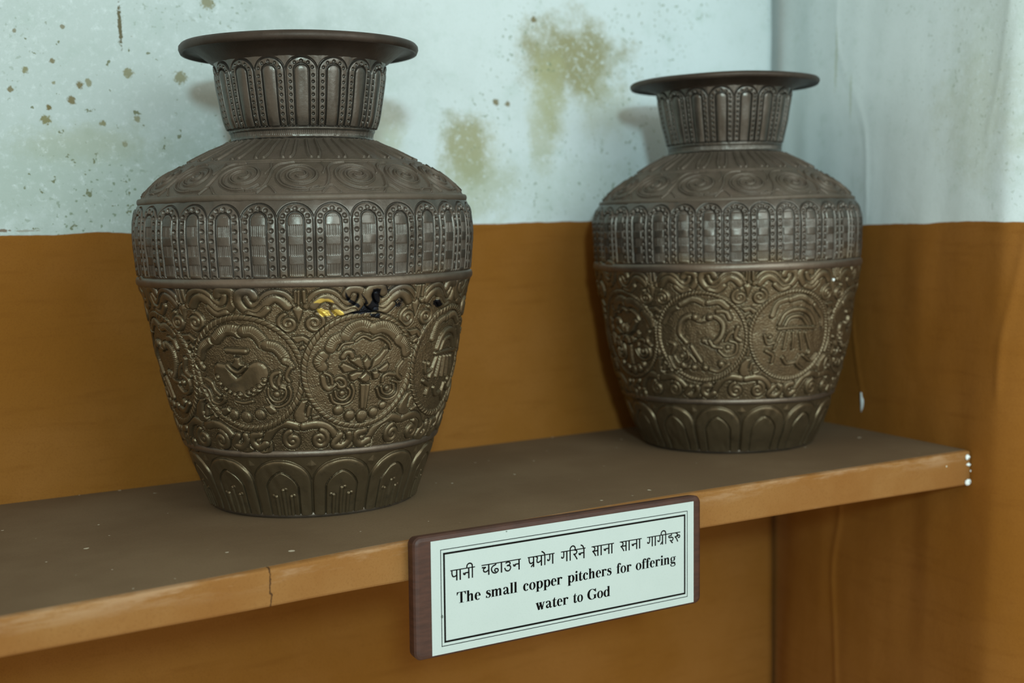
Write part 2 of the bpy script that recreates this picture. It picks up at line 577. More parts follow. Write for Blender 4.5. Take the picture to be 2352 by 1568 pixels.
def glyph(p, ch, T):
    R = lambda *a: p.rect(*a, T)
    S = lambda pts, w: p.stroke(pts, w, True, T)
    if ch == 'T':
        R(270, 0, 400, 676), R(30, 640, 637, 676), R(180, 0, 490, 22)
        p.poly([(30, 660), (30, 490), (55, 490), (90, 590), (170, 650)], T)
        p.poly([(637, 660), (497, 650), (577, 590), (612, 490), (637, 490)], T)
    elif ch in 'hnm':
        top = 676 if ch == 'h' else 461
        R(70, 0, 192, top), R(15, top - 24, 180, top), R(15, 0, 245, 22)
        arch(p, 190, T)
        if ch == 'm':
            arch(p, 452, T)
    elif ch == 'e':
        p.ring(225, 226, 200, 245, 84, 212, 0, 312, T, 14)
        R(100, 240, 420, 268)
    elif ch == 'c':
        p.ring(232, 226, 205, 245, 88, 210, 52, 318, T, 16)
        p.dot(345, 352, 58, T)
    elif ch == 'o':
        p.ring(250, 226, 225, 245, 104, 216, 0, 360, T)
    elif ch == 's':
        S([(318, 335), (290, 425), (200, 447), (112, 400), (115, 315), (205, 255), (300, 195), (315, 105), (225, 12), (115, 28), (55, 140)],
          [22, 34, 40, 80, 112, 128, 118, 88, 42, 32, 22])
        p.poly([(300, 330), (322, 330), (322, 465), (300, 450)], T)
        p.poly([(40, 150), (62, 150), (62, 10), (40, -8)], T)
    elif ch == 'a':
        S([(75, 345), (115, 430), (210, 446), (300, 405), (335, 310)], [105, 62, 40, 80, 116])
        R(277, 70, 393, 330)
        S([(335, 100), (375, 22), (430, 30), (470, 72)], [100, 66, 42, 22])
        S([(300, 275), (180, 230), (105, 170), (100, 95), (155, 42), (235, 50), (300, 110)], [28, 46, 84, 112, 92, 50, 30])
    elif ch == 'l':
        R(75, 0, 200, 676), R(15, 652, 190, 676), R(15, 0, 262, 22)
    elif ch == 'i':
        R(75, 0, 200, 461), R(15, 437, 190, 461), R(15, 0, 262, 22)
        p.dot(137, 606, 70, T)
    elif ch == 'p':
        R(75, -205, 200, 461), R(15, 437, 190, 461), R(10, -205, 268, -183)
        p.ring(315, 226, 212, 245, 92, 214, -150, 150, T, -14)
    elif ch == 'd':
        R(350, 0, 472, 676), R(290, 652, 470, 676), R(350, 0, 535, 22)
        p.ring(240, 226, 212, 245, 92, 214, 30, 330, T, 14)
    elif ch == 'r':
        R(75, 0, 200, 461), R(15, 437, 190, 461), R(10, 0, 275, 22)
        S([(195, 345), (250, 430), (330, 450)], [28, 50, 56])
        p.dot(365, 396, 60, T)
    elif ch == 't':
        p.poly([(75, 60), (200, 60), (200, 600), (178, 600), (75, 450)], T)
        R(20, 432, 312, 461)
        S([(138, 110), (152, 42), (210, 20), (270, 36), (312, 105)], [124, 112, 66, 40, 22])
    elif ch == 'f':
        R(88, 0, 212, 510), R(20, 432, 330, 461), R(20, 0, 290, 22)
        S([(150, 480), (168, 600), (235, 664), (315, 650)], [124, 100, 50, 44])
        p.dot(330, 604, 56, T)
    elif ch == 'g':
        p.ring(225, 305, 190, 162, 88, 140, 0, 360, T)
        S([(340, 390), (400, 440), (470, 430)], [30, 40, 60])
        S([(130, 185), (82, 125), (130, 70), (260, 45)], [40, 70, 90, 110])
        S([(200, 45), (340, 40), (420, -15)], [110, 110, 90])
        p.ring(240, -85, 215, 122, 150, 78, 0, 360, T)
    elif ch == 'w':
        for x in (105, 335):
            p.stroke([(x, 461), (x + 150, 0)], 125, False, T)
            p.stroke([(x + 140, 0), (x + 265, 440)], 46, False, T)
        R(10, 437, 220, 461), R(255, 437, 450, 461), R(540, 437, 712, 461)
    elif ch == 'G':
        p.ring(395, 338, 355, 352, 215, 318, 38, 322, T, 20)
        R(560, 40, 690, 300), R(490, 280, 755, 304)
        p.poly([(655, 690), (690, 690), (700, 465), (672, 465), (610, 590)], T)


ADV = dict(T=667, h=556, e=444, s=389, m=833, a=500, l=278, c=444, o=500, p=556, r=444, i=278, t=333, f=333, n=556, g=500, w=722, G=778, d=556)


def word(p, text, x0, x1, base, em=11.4):
    tot = sum(ADV[c] for c in text)
    sx = (x1 - x0) / tot
    x = x0
    for c in text:
        for o in (-11, 11):        # printed bold
            glyph(p, c, lambda a, b, x=x, o=o: (x + (a + o) * sx, base + b * em / 1000))
        x += ADV[c] * sx


# Devanagari, head line at y = 0, feet at y = -1 (unit = letter height)
STEM = [((.0, .02), (.0, -1.0))]
DEVA = {
    'pa': (.72, [[(.14, 0), (.14, -.32), (.22, -.56), (.36, -.60), (.56, -.50)], [(.56, 0), (.56, -1)]]),
    'aa': (.36, [[(.14, 0), (.14, -1)]]),
    'na': (.70, [[(.08, -.38), (.10, -.54), (.22, -.56), (.22, -.44), (.54, -.42)], [(.54, 0), (.54, -1)]]),
    'ii': (.40, [[(.16, -1), (.16, 0), (.12, .30), (-.08, .42), (-.28, .30), (-.34, 0)]]),
    'ca': (.76, [[(.02, -.22), (.36, -.24)], [(.34, -.24), (.16, -.38), (.20, -.62), (.38, -.66), (.58, -.50)], [(.58, 0), (.58, -1)]]),
    'dha': (.72, [[(.40, 0), (.38, -.12), (.14, -.26), (.04, -.52), (.16, -.84), (.40, -.92), (.58, -.76), (.54, -.56), (.36, -.54), (.30, -.70), (.42, -.80)]]),
    'u': (.70, [[(.32, 0), (.32, -.06)], [(.12, -.16), (.34, -.08), (.50, -.20), (.42, -.38), (.24, -.42), (.46, -.46), (.54, -.68), (.40, -.92), (.16, -.88), (.04, -.60)]]),
    'ra_foot': (0, [[(-.16, -.66), (-.40, -.96)]]),
    'ya': (.74, [[(.06, -.02), (.20, -.14), (.16, -.36), (.18, -.58), (.34, -.62), (.58, -.44)], [(.58, 0), (.58, -1)]]),
    'o': (.38, [[(.16, -1), (.16, 0), (.06, .24), (-.14, .40)]]),
    'ga': (.72, [[(.26, 0), (.26, -.42), (.20, -.60), (.06, -.58), (.08, -.46)], [(.54, 0), (.54, -1)]]),
    'i': (.34, [[(.14, -1), (.14, 0), (.20, .30), (.40, .42), (.58, .28), (.62, 0)]]),
    'ra': (.56, [[(.20, 0), (.40, -.10), (.42, -.28), (.30, -.42), (.10, -.42)], [(.14, -.42), (.28, -.62), (.46, -.98)]]),
    'e': (0, [[(-.16, 0), (-.28, .26), (-.46, .38)]]),
    'sa': (.80, [[(.16, 0), (.30, -.12), (.32, -.28), (.22, -.44), (.08, -.46)], [(.10, -.44), (.24, -.62), (.42, -.98)], [(.24, -.46), (.62, -.46)], [(.62, 0), (.62, -1)]]),
    'ha': (.66, [[(.36, 0), (.36, -.20), (.15, -.22), (.08, -.33), (.20, -.42), (.40, -.40), (.54, -.52), (.50, -.70), (.32, -.76), (.20, -.64)], [(.32, -.76), (.38, -.90), (.52, -1.0)]]),
    'ru': (.66, [[(.14, 0), (.32, -.10), (.34, -.26), (.22, -.40), (.06, -.40)], [(.10, -.40), (.24, -.60), (.40, -.96)], [(.32, -.44), (.46, -.28), (.60, -.38), (.56, -.54), (.40, -.52)]]),
}


def deva_word(p, parts, x0, x1, y, hgt=7.4):
    tot = sum(DEVA[k][0] for k in parts)
    sx = (x1 - x0) / tot
    p.stroke([(x0, y), (x1, y)], .72, False)
    x = x0
    for k in parts:
        adv, st = DEVA[k]
        for s in st:
            pts = [(x + a * sx, y + b * hgt) for a, b in s]
            straight = len(pts) == 2
            p.stroke(pts, .0 + 1.12 if straight and abs(pts[0][0] - pts[1][0]) < .3 else .98, True)
        x += adv * sx


def caption_sign():
    a = np.array((-.5917, -.3215))
    b = np.array((-.3588, -.3126))
    u = (b - a) / np.linalg.norm(b - a)
    root = tag(empty('caption_sign', (float((a + b)[0] / 2), float((a + b)[1] / 2), -.0414)),
               'dark brown wooden caption sign with pale green printed paper, fixed to the shelf front', 'sign')
    ux = Vector((u[0], u[1], 0))
    root.rotation_euler = (0, .017, math.atan2(u[1], u[0]))   # it hangs a little askew
    # local: x along the sign, y into the shelf, z up; origin at the paper's centre
    cx, cz = SIGN_W / 2, SIGN_H / 2

    # board: rounded rectangle with a chamfered face
    x0, x1, z0, z1, r = -.0118 - cx, .2408 - cx, -.0014 - cz, .0826 - cz, .0048

    def outline(ins):
        out = []
        for (sx, sz, a0) in ((1, 1, 0), (-1, 1, 90), (-1, -1, 180), (1, -1, 270)):
            px = (x1 - r) if sx > 0 else (x0 + r)
            pz = (z1 - r) if sz > 0 else (z0 + r)
            for t in np.radians(np.linspace(a0, a0 + 90, 9)):
                out.append((px + (r - ins) * math.cos(t), pz + (r - ins) * math.sin(t)))
        return out
    rings = []
    for ins, y in ((0, PANEL_T), (-.0006, PANEL_T * .55), (-.0008, .0026), (.0002, .0010), (.0016, .0002), (.0024, 0)):
        rings.append([(px, y, pz) for px, pz in outline(ins)])
    n = len(rings[0])
    V = [p for q in rings for p in q]
    Fc = [(i * n + j, i * n + (j + 1) % n, (i + 1) * n + (j + 1) % n, (i + 1) * n + j) for i in range(len(rings) - 1) for j in range(n)]
    Fc.append(tuple(range(n))[::-1])
    Fc.append(tuple(range((len(rings) - 1) * n, len(rings) * n)))
    bd = mesh_obj('board', V, Fc, wood_k.m, root)
    tag(bd, 'dark brown wooden board')
    # paper, glued on
    t = .0003
    V = [(sx * cx, y, sz * cz) for y in (-t, 0) for sx, sz in ((-1, -1), (1, -1), (1, 1), (-1, 1))]
    Fc = [(0, 1, 2, 3), (7, 6, 5, 4), (0, 4, 5, 1), (1, 5, 6, 2), (2, 6, 7, 3), (3, 7, 4, 0)]
    pa = mesh_obj('paper', V, Fc, paper_k.m, root)
    tag(pa, 'pale green printed paper')

    def put(pen, name):
        V = [(px / 1000 * 1.021 - cx, -t - .00012, pz / 1000 * 1.006 - cz) for px, pz in pen.v]
        o = mesh_obj(name, V, pen.f, ink, pa)
        return o
    p = Pen()
    for (xa, ya, xb, yb, w) in ((7.2, 5.2, 222.2, 72.7, .5), (9.3, 7.6, 220.1, 70.2, 1.35)):
        p.rect(xa, ya, xb, ya + w), p.rect(xa, yb - w, xb, yb), p.rect(xa, ya, xa + w, yb), p.rect(xb - w, ya, xb, yb)
    put(p, 'printed_border')
    p = Pen()
    Y = 57.0
    deva_word(p, ['pa', 'aa', 'na', 'ii'], 14.7, 34.1, Y)
    deva_word(p, ['ca', 'dha', 'aa', 'u', 'na'], 39.3, 71.4, Y)
    deva_word(p, ['pa', 'ra_foot', 'ya', 'o', 'ga'], 77.0, 99.8, Y)
    deva_word(p, ['ga', 'i', 'ra', 'na', 'e'], 105.4, 126.9, Y)
    deva_word(p, ['sa', 'aa', 'na', 'aa'], 132.2, 152.5, Y)
    deva_word(p, ['sa', 'aa', 'na', 'aa'], 157.8, 178.2, Y)
    deva_word(p, ['ga', 'aa', 'ga', 'ra_foot', 'ii', 'ha', 'ru'], 183.2, 215.1, Y)
    put(p, 'nepali_lettering')
    p = Pen()
    for w, xa, xb in (('The', 19.2, 38.4), ('small', 42.2, 68.3), ('copper', 72.8, 106.5), ('pitchers', 110.8, 150.3), ('for', 154.5, 168.6), ('offering', 172.3, 210.9)):
        word(p, w, xa, xb, 33.5)
    for w, xa, xb in (('water', 83.3, 111.6), ('to', 115.5, 124.5), ('God', 127.8, 149.0)):
        word(p, w, xa, xb, 17.8)
    put(p, 'english_lettering')
    return root


caption_sign()

# ---------------------------------------------------------------- embossed pitchers


class Relief:
    """a height field (mm) over a band of a turned vessel: columns = angle (deg), rows = length down the wall (mm)"""

    def __init__(self, th, s, rad):
        self.th, self.s, self.rad = th, s, rad
        self.H = np.zeros((len(s), len(th)))

    def window(self, t0, s0, R, x0, x1, y0, y1):
        k = 180 / math.pi / R
        i0, i1 = np.searchsorted(self.th, [t0 + x0 * k, t0 + x1 * k])
        j0, j1 = np.searchsorted(self.s, [s0 - y1, s0 - y0])
        if i1 - i0 < 1 or j1 - j0 < 1:
            return None
        X = (self.th[i0:i1] - t0)[None] / k
        Y = (s0 - self.s[j0:j1])[:, None]
        return np.s_[j0:j1, i0:i1], X, Y

    @staticmethod
    def seg(X, Y, pts):
        best = None
        for (ax, ay), (bx, by) in zip(pts[:-1], pts[1:]):
            dx, dy = bx - ax, by - ay
            L = dx * dx + dy * dy + 1e-9
            t = np.clip(((X - ax) * dx + (Y - ay) * dy) / L, 0, 1)
            d = (X - ax - t * dx) ** 2 + (Y - ay - t * dy) ** 2
            best = d if best is None else np.minimum(best, d)
        return np.sqrt(best)

    def put(self, kind, w, h, pts, t0, s0, R, moat=.75, mdep=1.25, base=0.0, mirror=False, scale=1.0):
        pts = [(-x if mirror else x, y) for x, y in pts]
        pts = np.array(pts, float) * scale
        w = w * (scale if kind != 'P' else 1)
        if kind in 'RG' and len(pts) > 2:
            pts = catmull(pts, 4)
        pad = (w if kind != 'P' else 0) + moat + .4
        win = self.window(t0, s0, R, pts[:, 0].min() - pad, pts[:, 0].max() + pad, pts[:, 1].min() - pad, pts[:, 1].max() + pad)
        if win is None:
            return
        sl, X, Y = win
        H = self.H[sl]
        if kind == 'D':
            sd = w - np.hypot(X - pts[0, 0], Y - pts[0, 1])
            bev = w
        elif kind == 'P':
            loop = np.vstack([pts, pts[:1]])
            d = self.seg(X, Y, loop)
            ins = np.zeros(d.shape, bool)
            for (ax, ay), (bx, by) in zip(loop[:-1], loop[1:]):
                if ay != by:
                    c = (ay > Y) != (by > Y)
                    ins ^= c & (X < (bx - ax) * (Y - ay) / (by - ay) + ax)
            sd = np.where(ins, d, -d)
            bev = w if w > 0 else 1
            bev = max(bev, 1.2)
            # for polygons w is the height, h the bevel width
            bev, h = h, w
        else:
            if len(pts) == 1:
                pts = np.vstack([pts, pts + 1e-3])
            sd = w - self.seg(X, Y, pts)
            bev = w
        if kind == 'G':
            q = np.clip(sd / w, 0, 1)
            self.H[sl] = H - h * q * (2 - q)
            return
        q = np.clip(sd / bev, 0, 1)
        up = base + 1.25 * h * np.sqrt(np.clip(1 - (1 - q) ** 2, 0, 1))
        H = np.where(sd > 0, np.maximum(H * .35, up), H)
        m = (sd <= 0) & (sd > -moat)
        c = np.sin(np.pi * np.clip(-sd / moat, 0, 1)) * mdep
        H = np.where(m, np.minimum(H, np.maximum(H - c, -mdep)), H)
        self.H[sl] = H

    def many(self, L, t0, s0, R, fat=1.0, **kw):
        for kind, w, h, pts in L:
            if kind == 'P':
                # table rows give (bevel, height)
                self.put(kind, w if w > 0 else 1, h, pts, t0, s0, R, **kw)
            else:
                self.put(kind, w * fat, h, pts, t0, s0, R, **kw)


def sstep(a, b, x):
    t = np.clip((x - a) / (b - a), 0, 1)
    return t * t * (3 - 2 * t)


def line(d, w, dep):
    return -dep * np.clip(1 - (d / w) ** 2, 0, 1)


def tube(d, w, h):
    return h * np.sqrt(np.clip(1 - (d / w) ** 2, 0, 1))


def arch_sd(x, y, w, top):
    """inside distance of a strip with a round head (y up)"""
    yc = top - w
    return np.where(y < yc, w - np.abs(x), w - np.hypot(x, y - yc))


def ogee_sd(x, y, w, spring, top, p):
    """inside distance (approx) of an arch; p = 2 round, less is pointed"""
    rise = np.clip((y - spring) / (top - spring), 0, 2.0)
    e = ((np.abs(x) / w) ** p + rise ** p) ** (1 / p)
    return np.where(y < spring, w - np.abs(x), (1 - e) * min(w, top - spring))


def petal_band(x, y, P, height, hatch, rod):
    """lotus-petal strips with punched dot borders. x within one period (mm, centred), y up from the foot (mm)"""
    H = np.zeros(np.broadcast(x, y).shape)
    half = P / 2
    o = arch_sd(x, y, half - .35, height)
    i = arch_sd(x, y, P * .215, height - P * .25)
    # border strip, puffed
    mid = np.where(o > 0, o, 0)
    strip = np.minimum(o, -i)
    H += 1.0 * np.sqrt(np.clip(1 - (1 - np.clip(strip / (P * .13), 0, 1)) ** 2, 0, 1))
    H += line(np.abs(o), .8, 1.5)
    H += line(np.abs(i + .35), .75, 1.6)
    # central strip
    q = np.clip(i / (P * .2), 0, 1)
    H += np.where(i > 0, (1.5 if rod else .9) * np.sqrt(np.clip(1 - (1 - q) ** 2, 0, 1)), 0)
    if hatch:
        per = height * .265
        yy = np.mod(y - height * .02, per)
        g = (yy < per * .58) & (i > .7) & (y < height - P * .35)
        k = np.abs(np.mod(x + .7, 1.4) - .7)
        H += np.where(g, line(k, .36, .85) * np.sqrt(np.clip(np.minimum(yy, per * .58 - yy) / .8, 0, 1)), 0)
    # punched dots following the border
    xd = (half - .35 + P * .215) / 2
    sp = P * (.248 if hatch else .205)
    yd = np.mod(y + .5 * sp, sp) - .5 * sp
    yc = height - P * .46
    d = np.hypot(np.abs(x) - xd, yd)
    d = np.where(y < yc, d, 9)
    rr = height - .35 - yc - (P / 2 - .35 - xd)
    for a in (20, 55, 90, 125, 160):
        d = np.minimum(d, np.hypot(x - xd * math.cos(math.radians(a)), y - yc - (rr) * math.sin(math.radians(a))))
    rd = P * (.068 if hatch else .054)
    H -= 1.6 * np.sqrt(np.clip(1 - (d / rd) ** 2, 0, 1))
    return H


def foot_petals(x, y, P, height, stems):
    half = P / 2
    H = np.zeros(np.broadcast(x, y).shape)
    o = ogee_sd(x, y, half - .5, height * .52, height * .955, 2.0)
    i = ogee_sd(x, y, P * .265, height * .46, height * .745, 1.5)
    q = np.clip(o / 3.0, 0, 1)
    H += np.where(o > 0, 1.7 * np.sqrt(1 - (1 - q) ** 2), 0)
    H += line(np.abs(o + .1), .75, .8)
    H += line(np.abs(i + .25), .85, 1.5)
    q = np.clip(i / 2.2, 0, 1)
    H += np.where(i > 0, -.9 + .8 * np.sqrt(1 - (1 - q) ** 2), 0)
    if stems:
        for sx, hh in ((0, .42), (-.13, .30), (.13, .30)):
            d = np.where(y < height * hh, np.abs(x - sx * P), np.hypot(x - sx * P, y - height * hh))
            H += np.where(i > .4, tube(d, 1.25, 1.0) + line(np.abs(d - 1.5), .4, .5), 0)
            d = np.hypot(x - (sx + (.05 if sx >= 0 else -.05)) * P, y - height * (hh + .015))
            H += np.where(i > .4, tube(d, 1.5, .7), 0)
    # little lozenge between two heads
    xx = half - np.abs(x)
    d = np.abs(xx) * 1.1 + np.abs(y - height * .86) * .9
    H += np.where(o < -.4, 1.0 * np.clip(1 - d / 4.2, 0, 1), 0)
    return H


# relief motifs, in mm about the medallion (or palmette) centre, x right, y up:
# R ridge (half-width, height), P puffed shape (height, bevel), D boss (radius, height)
MED_CONCH = [('R',3.6,1.1,[[-37.8,12.5],[-34.4,19.2],[-27.7,23.8]]),
('R',4.2,1.2,[[-21.7,25.9],[-15.1,31.7],[-7.5,33.0],[-3.2,31.1]]),
('R',4.2,1.2,[[0.4,31.7],[6.4,31.7],[11.4,27.2],[14.1,22.7]]),
('R',4,1.1,[[16.2,21.4],[21.8,20.0],[26.2,15.5],[28.3,11.6]]),
('R',2.6,1,[[28.2,9.6],[31.1,8.3],[32.7,5.6]]),
('R',2.5,0.9,[[-41.1,9.8],[-40.4,6.5],[-38.4,3.9]]),
('P',1.6,3.2,[[-25.8,6.4],[-22.7,8.4],[-18.3,7.8],[-13.9,7.3],[-12.3,4.7],[-10.9,0.8],[-7.8,-2.1],[-4.7,-0.4],[-0.7,4.2],[2.4,7.4],[6.0,9.4],[9.2,10.0],[12.8,8.7],[15.5,5.4],[16.3,0.8],[15.5,-3.7],[12.8,-8.2],[9.0,-12.8],[3.1,-16.7],[-2.8,-18.1],[-8.5,-18.2],[-14.2,-16.7],[-19.8,-13.9],[-23.6,-10.0],[-26.0,-5.4],[-27.0,-0.9],[-27.2,3.1]]),
('R',1.7,2.3,[[-13.9,7.3],[-10.4,3.7],[-5.7,2.2],[-0.4,6.4]]),
('P',2.1,1.6,[[-7.6,13.8],[-3.3,13.2],[-3.3,9.3],[-0.9,7.4],[-6.1,4.1],[-11.2,7.3],[-8.3,9.9]]),
('R',2.2,1.6,[[-13.6,17.7],[0.5,17.4]]),
('D',2,2,[[-19.2,-11.2]]),
('D',2,2,[[-15.8,-13.4]]),
('D',2,2,[[-12.0,-15.0]]),
('D',2,2,[[-7.2,-14.8]]),
('D',2,2,[[-0.4,-13.8]]),
('D',2,2,[[3.7,-11.8]]),
('D',2,2,[[8.2,-8.9]]),
('D',2,2,[[12.7,-4.3]]),
('D',2,2,[[-22.8,-7.3]]),
('D',2,2,[[-24.1,-2.1]]),
('R',1.8,1.2,[[23.9,1.4],[19.5,0.2],[17.2,-3.7],[18.0,-8.3],[21.0,-10.3]]),
('R',1.5,1.1,[[32.1,5.0],[30.1,2.5],[28.5,-2.0],[30.2,-5.3]]),
('R',1.5,1.1,[[24.3,-1.3],[22.7,-5.1],[23.1,-8.4],[26.7,-9.8]]),
('D',2.6,1.4,[[20.5,-14.9]]),
('R',1.2,1.1,[[14.6,-10.2],[14.6,-16.1],[18.0,-20.1],[23.3,-20.2],[27.1,-16.3],[27.3,-11.1],[24.2,-9.7]]),
('R',1.2,1,[[12.9,-18.1],[16.3,-23.4],[22.8,-24.2],[29.0,-20.3],[31.1,-13.8],[29.9,-9.2]]),
('R',1.7,1.1,[[-36.3,-4.5],[-31.7,-7.0],[-29.9,-12.2],[-25.9,-16.1]]),
('R',1.3,1.1,[[-39.8,-10.0],[-36.0,-12.5],[-34.6,-17.1],[-34.1,-21.1],[-28.6,-23.5],[-23.0,-20.6],[-21.9,-16.6]]),
('D',2,1.2,[[-28.6,-18.8]]),
('R',1.4,1,[[-12.0,-20.6],[-5.7,-21.8],[1.0,-20.4]]),
('D',4.4,1.7,[[-16.6,-31.1]]),
('D',4.6,1.8,[[-5.8,-32.8]]),
('D',4.4,1.7,[[5.8,-30.7]]),
('P',1.4,2,[[9.5,-24.0],[15.1,-22.7],[19.4,-26.1],[19.8,-28.7],[14.1,-30.7],[11.8,-27.3]]),
('P',1.3,2,[[-26.8,-26.1],[-20.7,-25.2],[-18.3,-28.5],[-24.2,-32.0],[-27.1,-30.2]])]
MED_LOTUS = [('R',4,1.1,[[-28.5,12.9],[-31.2,8.5],[-29.2,4.6]]),
('R',4,1.1,[[-23.1,18.4],[-20.7,23.4],[-15.3,25.9]]),
('R',4.4,1.2,[[-12.0,26.7],[-8.2,31.6],[-1.4,34.0],[4.2,32.1]]),
('R',4.6,1.2,[[8.8,31.1],[14.7,32.0],[21.9,28.9],[27.3,23.9]]),
('R',4.2,1.1,[[28.9,21.2],[33.9,17.5],[36.3,11.4]]),
('R',1.1,1,[[-17.7,16.8],[-14.1,21.1],[-7.4,21.9]]),
('R',1.1,1,[[-5.5,22.8],[-0.0,25.9],[5.8,23.3]]),
('R',1.1,1,[[7.2,22.9],[12.4,24.4],[19.5,20.0],[21.9,15.3]]),
('P',1.8,2,[[-10.9,11.2],[-2.1,11.3],[-0.3,7.9],[2.3,0.6],[-3.0,2.9],[-8.3,7.2]]),
('R',2.2,1.6,[[-14.3,11.5],[-12.2,14.6],[-9.2,14.4],[-7.8,11.7]]),
('P',1.8,2,[[8.0,8.6],[12.4,12.1],[15.6,15.8],[19.1,16.2],[20.8,13.4],[17.5,9.8],[13.0,4.3],[5.1,0.3]]),
('P',2.2,2.2,[[-0.6,7.9],[2.7,11.6],[6.6,7.4],[6.2,3.5],[2.9,0.2],[0.2,4.0]]),
('P',1.6,2,[[-16.9,4.5],[-14.5,7.6],[-9.5,5.3],[-2.9,1.3],[-9.3,-0.2],[-13.7,-0.6]]),
('P',1.6,2,[[13.2,1.6],[19.4,5.7],[21.9,2.2],[19.4,-2.2],[15.1,-2.5],[7.9,-0.2]]),
('P',1.9,2,[[-9.9,-1.8],[-4.8,0.4],[1.1,-0.0],[-2.6,-5.6],[-6.5,-7.6],[-9.5,-5.7]]),
('P',1.9,2,[[7.1,-0.8],[11.3,0.1],[14.4,-3.1],[12.5,-6.9],[8.7,-6.9]]),
('P',2.3,2.2,[[-3.0,-4.3],[2.4,0.2],[6.8,-3.7],[6.3,-7.7],[2.3,-9.0],[-1.6,-7.3]]),
('P',1.3,1.4,[[-1.2,-9.3],[6.8,-9.7],[4.8,-29.4],[-0.1,-28.9]]),
('G',0.5,0.8,[[3.1,-10.7],[2.6,-28.5]]),
('D',2.4,1.4,[[-14.7,-15.9]]),
('R',1.2,1.1,[[-19.9,-14.2],[-18.6,-18.9],[-13.9,-21.2],[-9.4,-18.2],[-9.2,-13.7],[-12.2,-10.8]]),
('R',1.3,1.1,[[-23.1,-16.6],[-21.1,-22.1],[-14.5,-24.5],[-7.9,-22.3],[-5.8,-15.2],[-7.7,-9.8]]),
('R',1.6,1.2,[[-20.0,-5.7],[-16.9,-3.9],[-13.0,-6.1],[-12.3,-10.1],[-16.1,-11.2],[-18.7,-8.4]]),
('R',2.2,1.2,[[-28.7,-2.6],[-27.5,-9.2],[-24.4,-12.0],[-21.2,-9.5]]),
('R',1.3,1,[[-27.4,-0.0],[-23.1,-2.9],[-21.9,-8.2]]),
('D',2.4,1.4,[[21.6,-15.0]]),
('R',1.2,1.1,[[16.1,-13.1],[18.1,-18.0],[23.0,-19.8],[27.4,-16.9],[26.6,-12.2]]),
('R',1.2,1.1,[[12.5,-14.1],[16.3,-21.2],[24.2,-23.3],[31.0,-19.3],[30.7,-11.9],[25.5,-9.4]]),
('R',1.6,1.1,[[17.1,-9.3],[17.5,-5.3],[21.8,-3.8],[27.3,-5.0]]),
('R',1.7,1.1,[[33.2,4.4],[29.8,0.1],[29.7,-5.2],[33.5,-8.9]]),
('D',4,1.7,[[-17.1,-28.9]]),
('D',4.4,1.8,[[-8.1,-33.6]]),
('D',4.8,1.9,[[1.9,-34.8]]),
('D',4.2,1.8,[[11.3,-32.7]]),
('D',3.4,1.6,[[19.3,-28.1]])]
MED_LOOP = [('R',2.6,1.5,[[-14.6,-4.6],[-20.8,3.2],[-18.7,13.7],[-10.5,19.7],[0.7,15.9],[7.0,19.1],[14.2,19.1],[20.2,12.5],[18.8,2.1],[11.2,-5.7],[2.4,-3.1]]),
('D',3.4,2,[[-4.8,19.1]]),
('D',3.4,2,[[8.2,18.5]]),
('R',2.2,1.2,[[-9.5,-8.5],[-5.9,-15.0],[-1.2,-22.9]]),
('R',1.8,1.2,[[-17.6,-9.9],[-10.2,-17.8],[-6.7,-23.1]]),
('R',1.8,1.2,[[7.5,-3.0],[11.1,-8.3],[18.6,-9.6]]),
('R',2,1.2,[[-31.4,-5.0],[-25.9,-7.5],[-29.6,-15.6]]),
('D',2.4,1.3,[[-19.8,-18.0]]),
('R',1.4,1.1,[[-27.1,-18.2],[-22.1,-24.8],[-13.2,-20.5],[-13.8,-12.5]]),
('R',1.4,1.1,[[-33.0,-18.5],[-27.3,-30.4],[-12.6,-28.5]]),
('D',2.4,1.3,[[24.3,-9.0]]),
('R',1.5,1.1,[[16.1,-12.2],[22.3,-17.5],[31.2,-15.0],[32.4,-5.9],[26.2,-3.2]]),
('R',1.8,1.2,[[32.3,5.8],[26.2,3.3],[22.5,-3.1]]),
('R',2,1.2,[[33.5,9.7],[31.1,0.7],[36.1,-3.3]]),
('R',2.2,1.2,[[15.5,24.2],[22.7,24.1],[26.3,17.6]]),
('R',2.4,1.1,[[-35.4,13.4],[-28.7,24.1],[-20.3,28.1]]),
('R',3,1.1,[[-17.5,30.7],[-5.8,36.0],[3.8,32.1]]),
('R',3,1.1,[[7.4,32.1],[16.9,33.2],[23.9,28.0]]),
('D',3.2,1.5,[[-19.6,-27.4]]),
('D',3.2,1.5,[[-8.6,-29.1]]),
('D',3.2,1.5,[[2.3,-29.6]]),
('D',3.4,1.5,[[17.7,-25.5]]),
('R',2,1.2,[[7.6,-30.9],[15.6,-32.2],[24.8,-25.5]])]
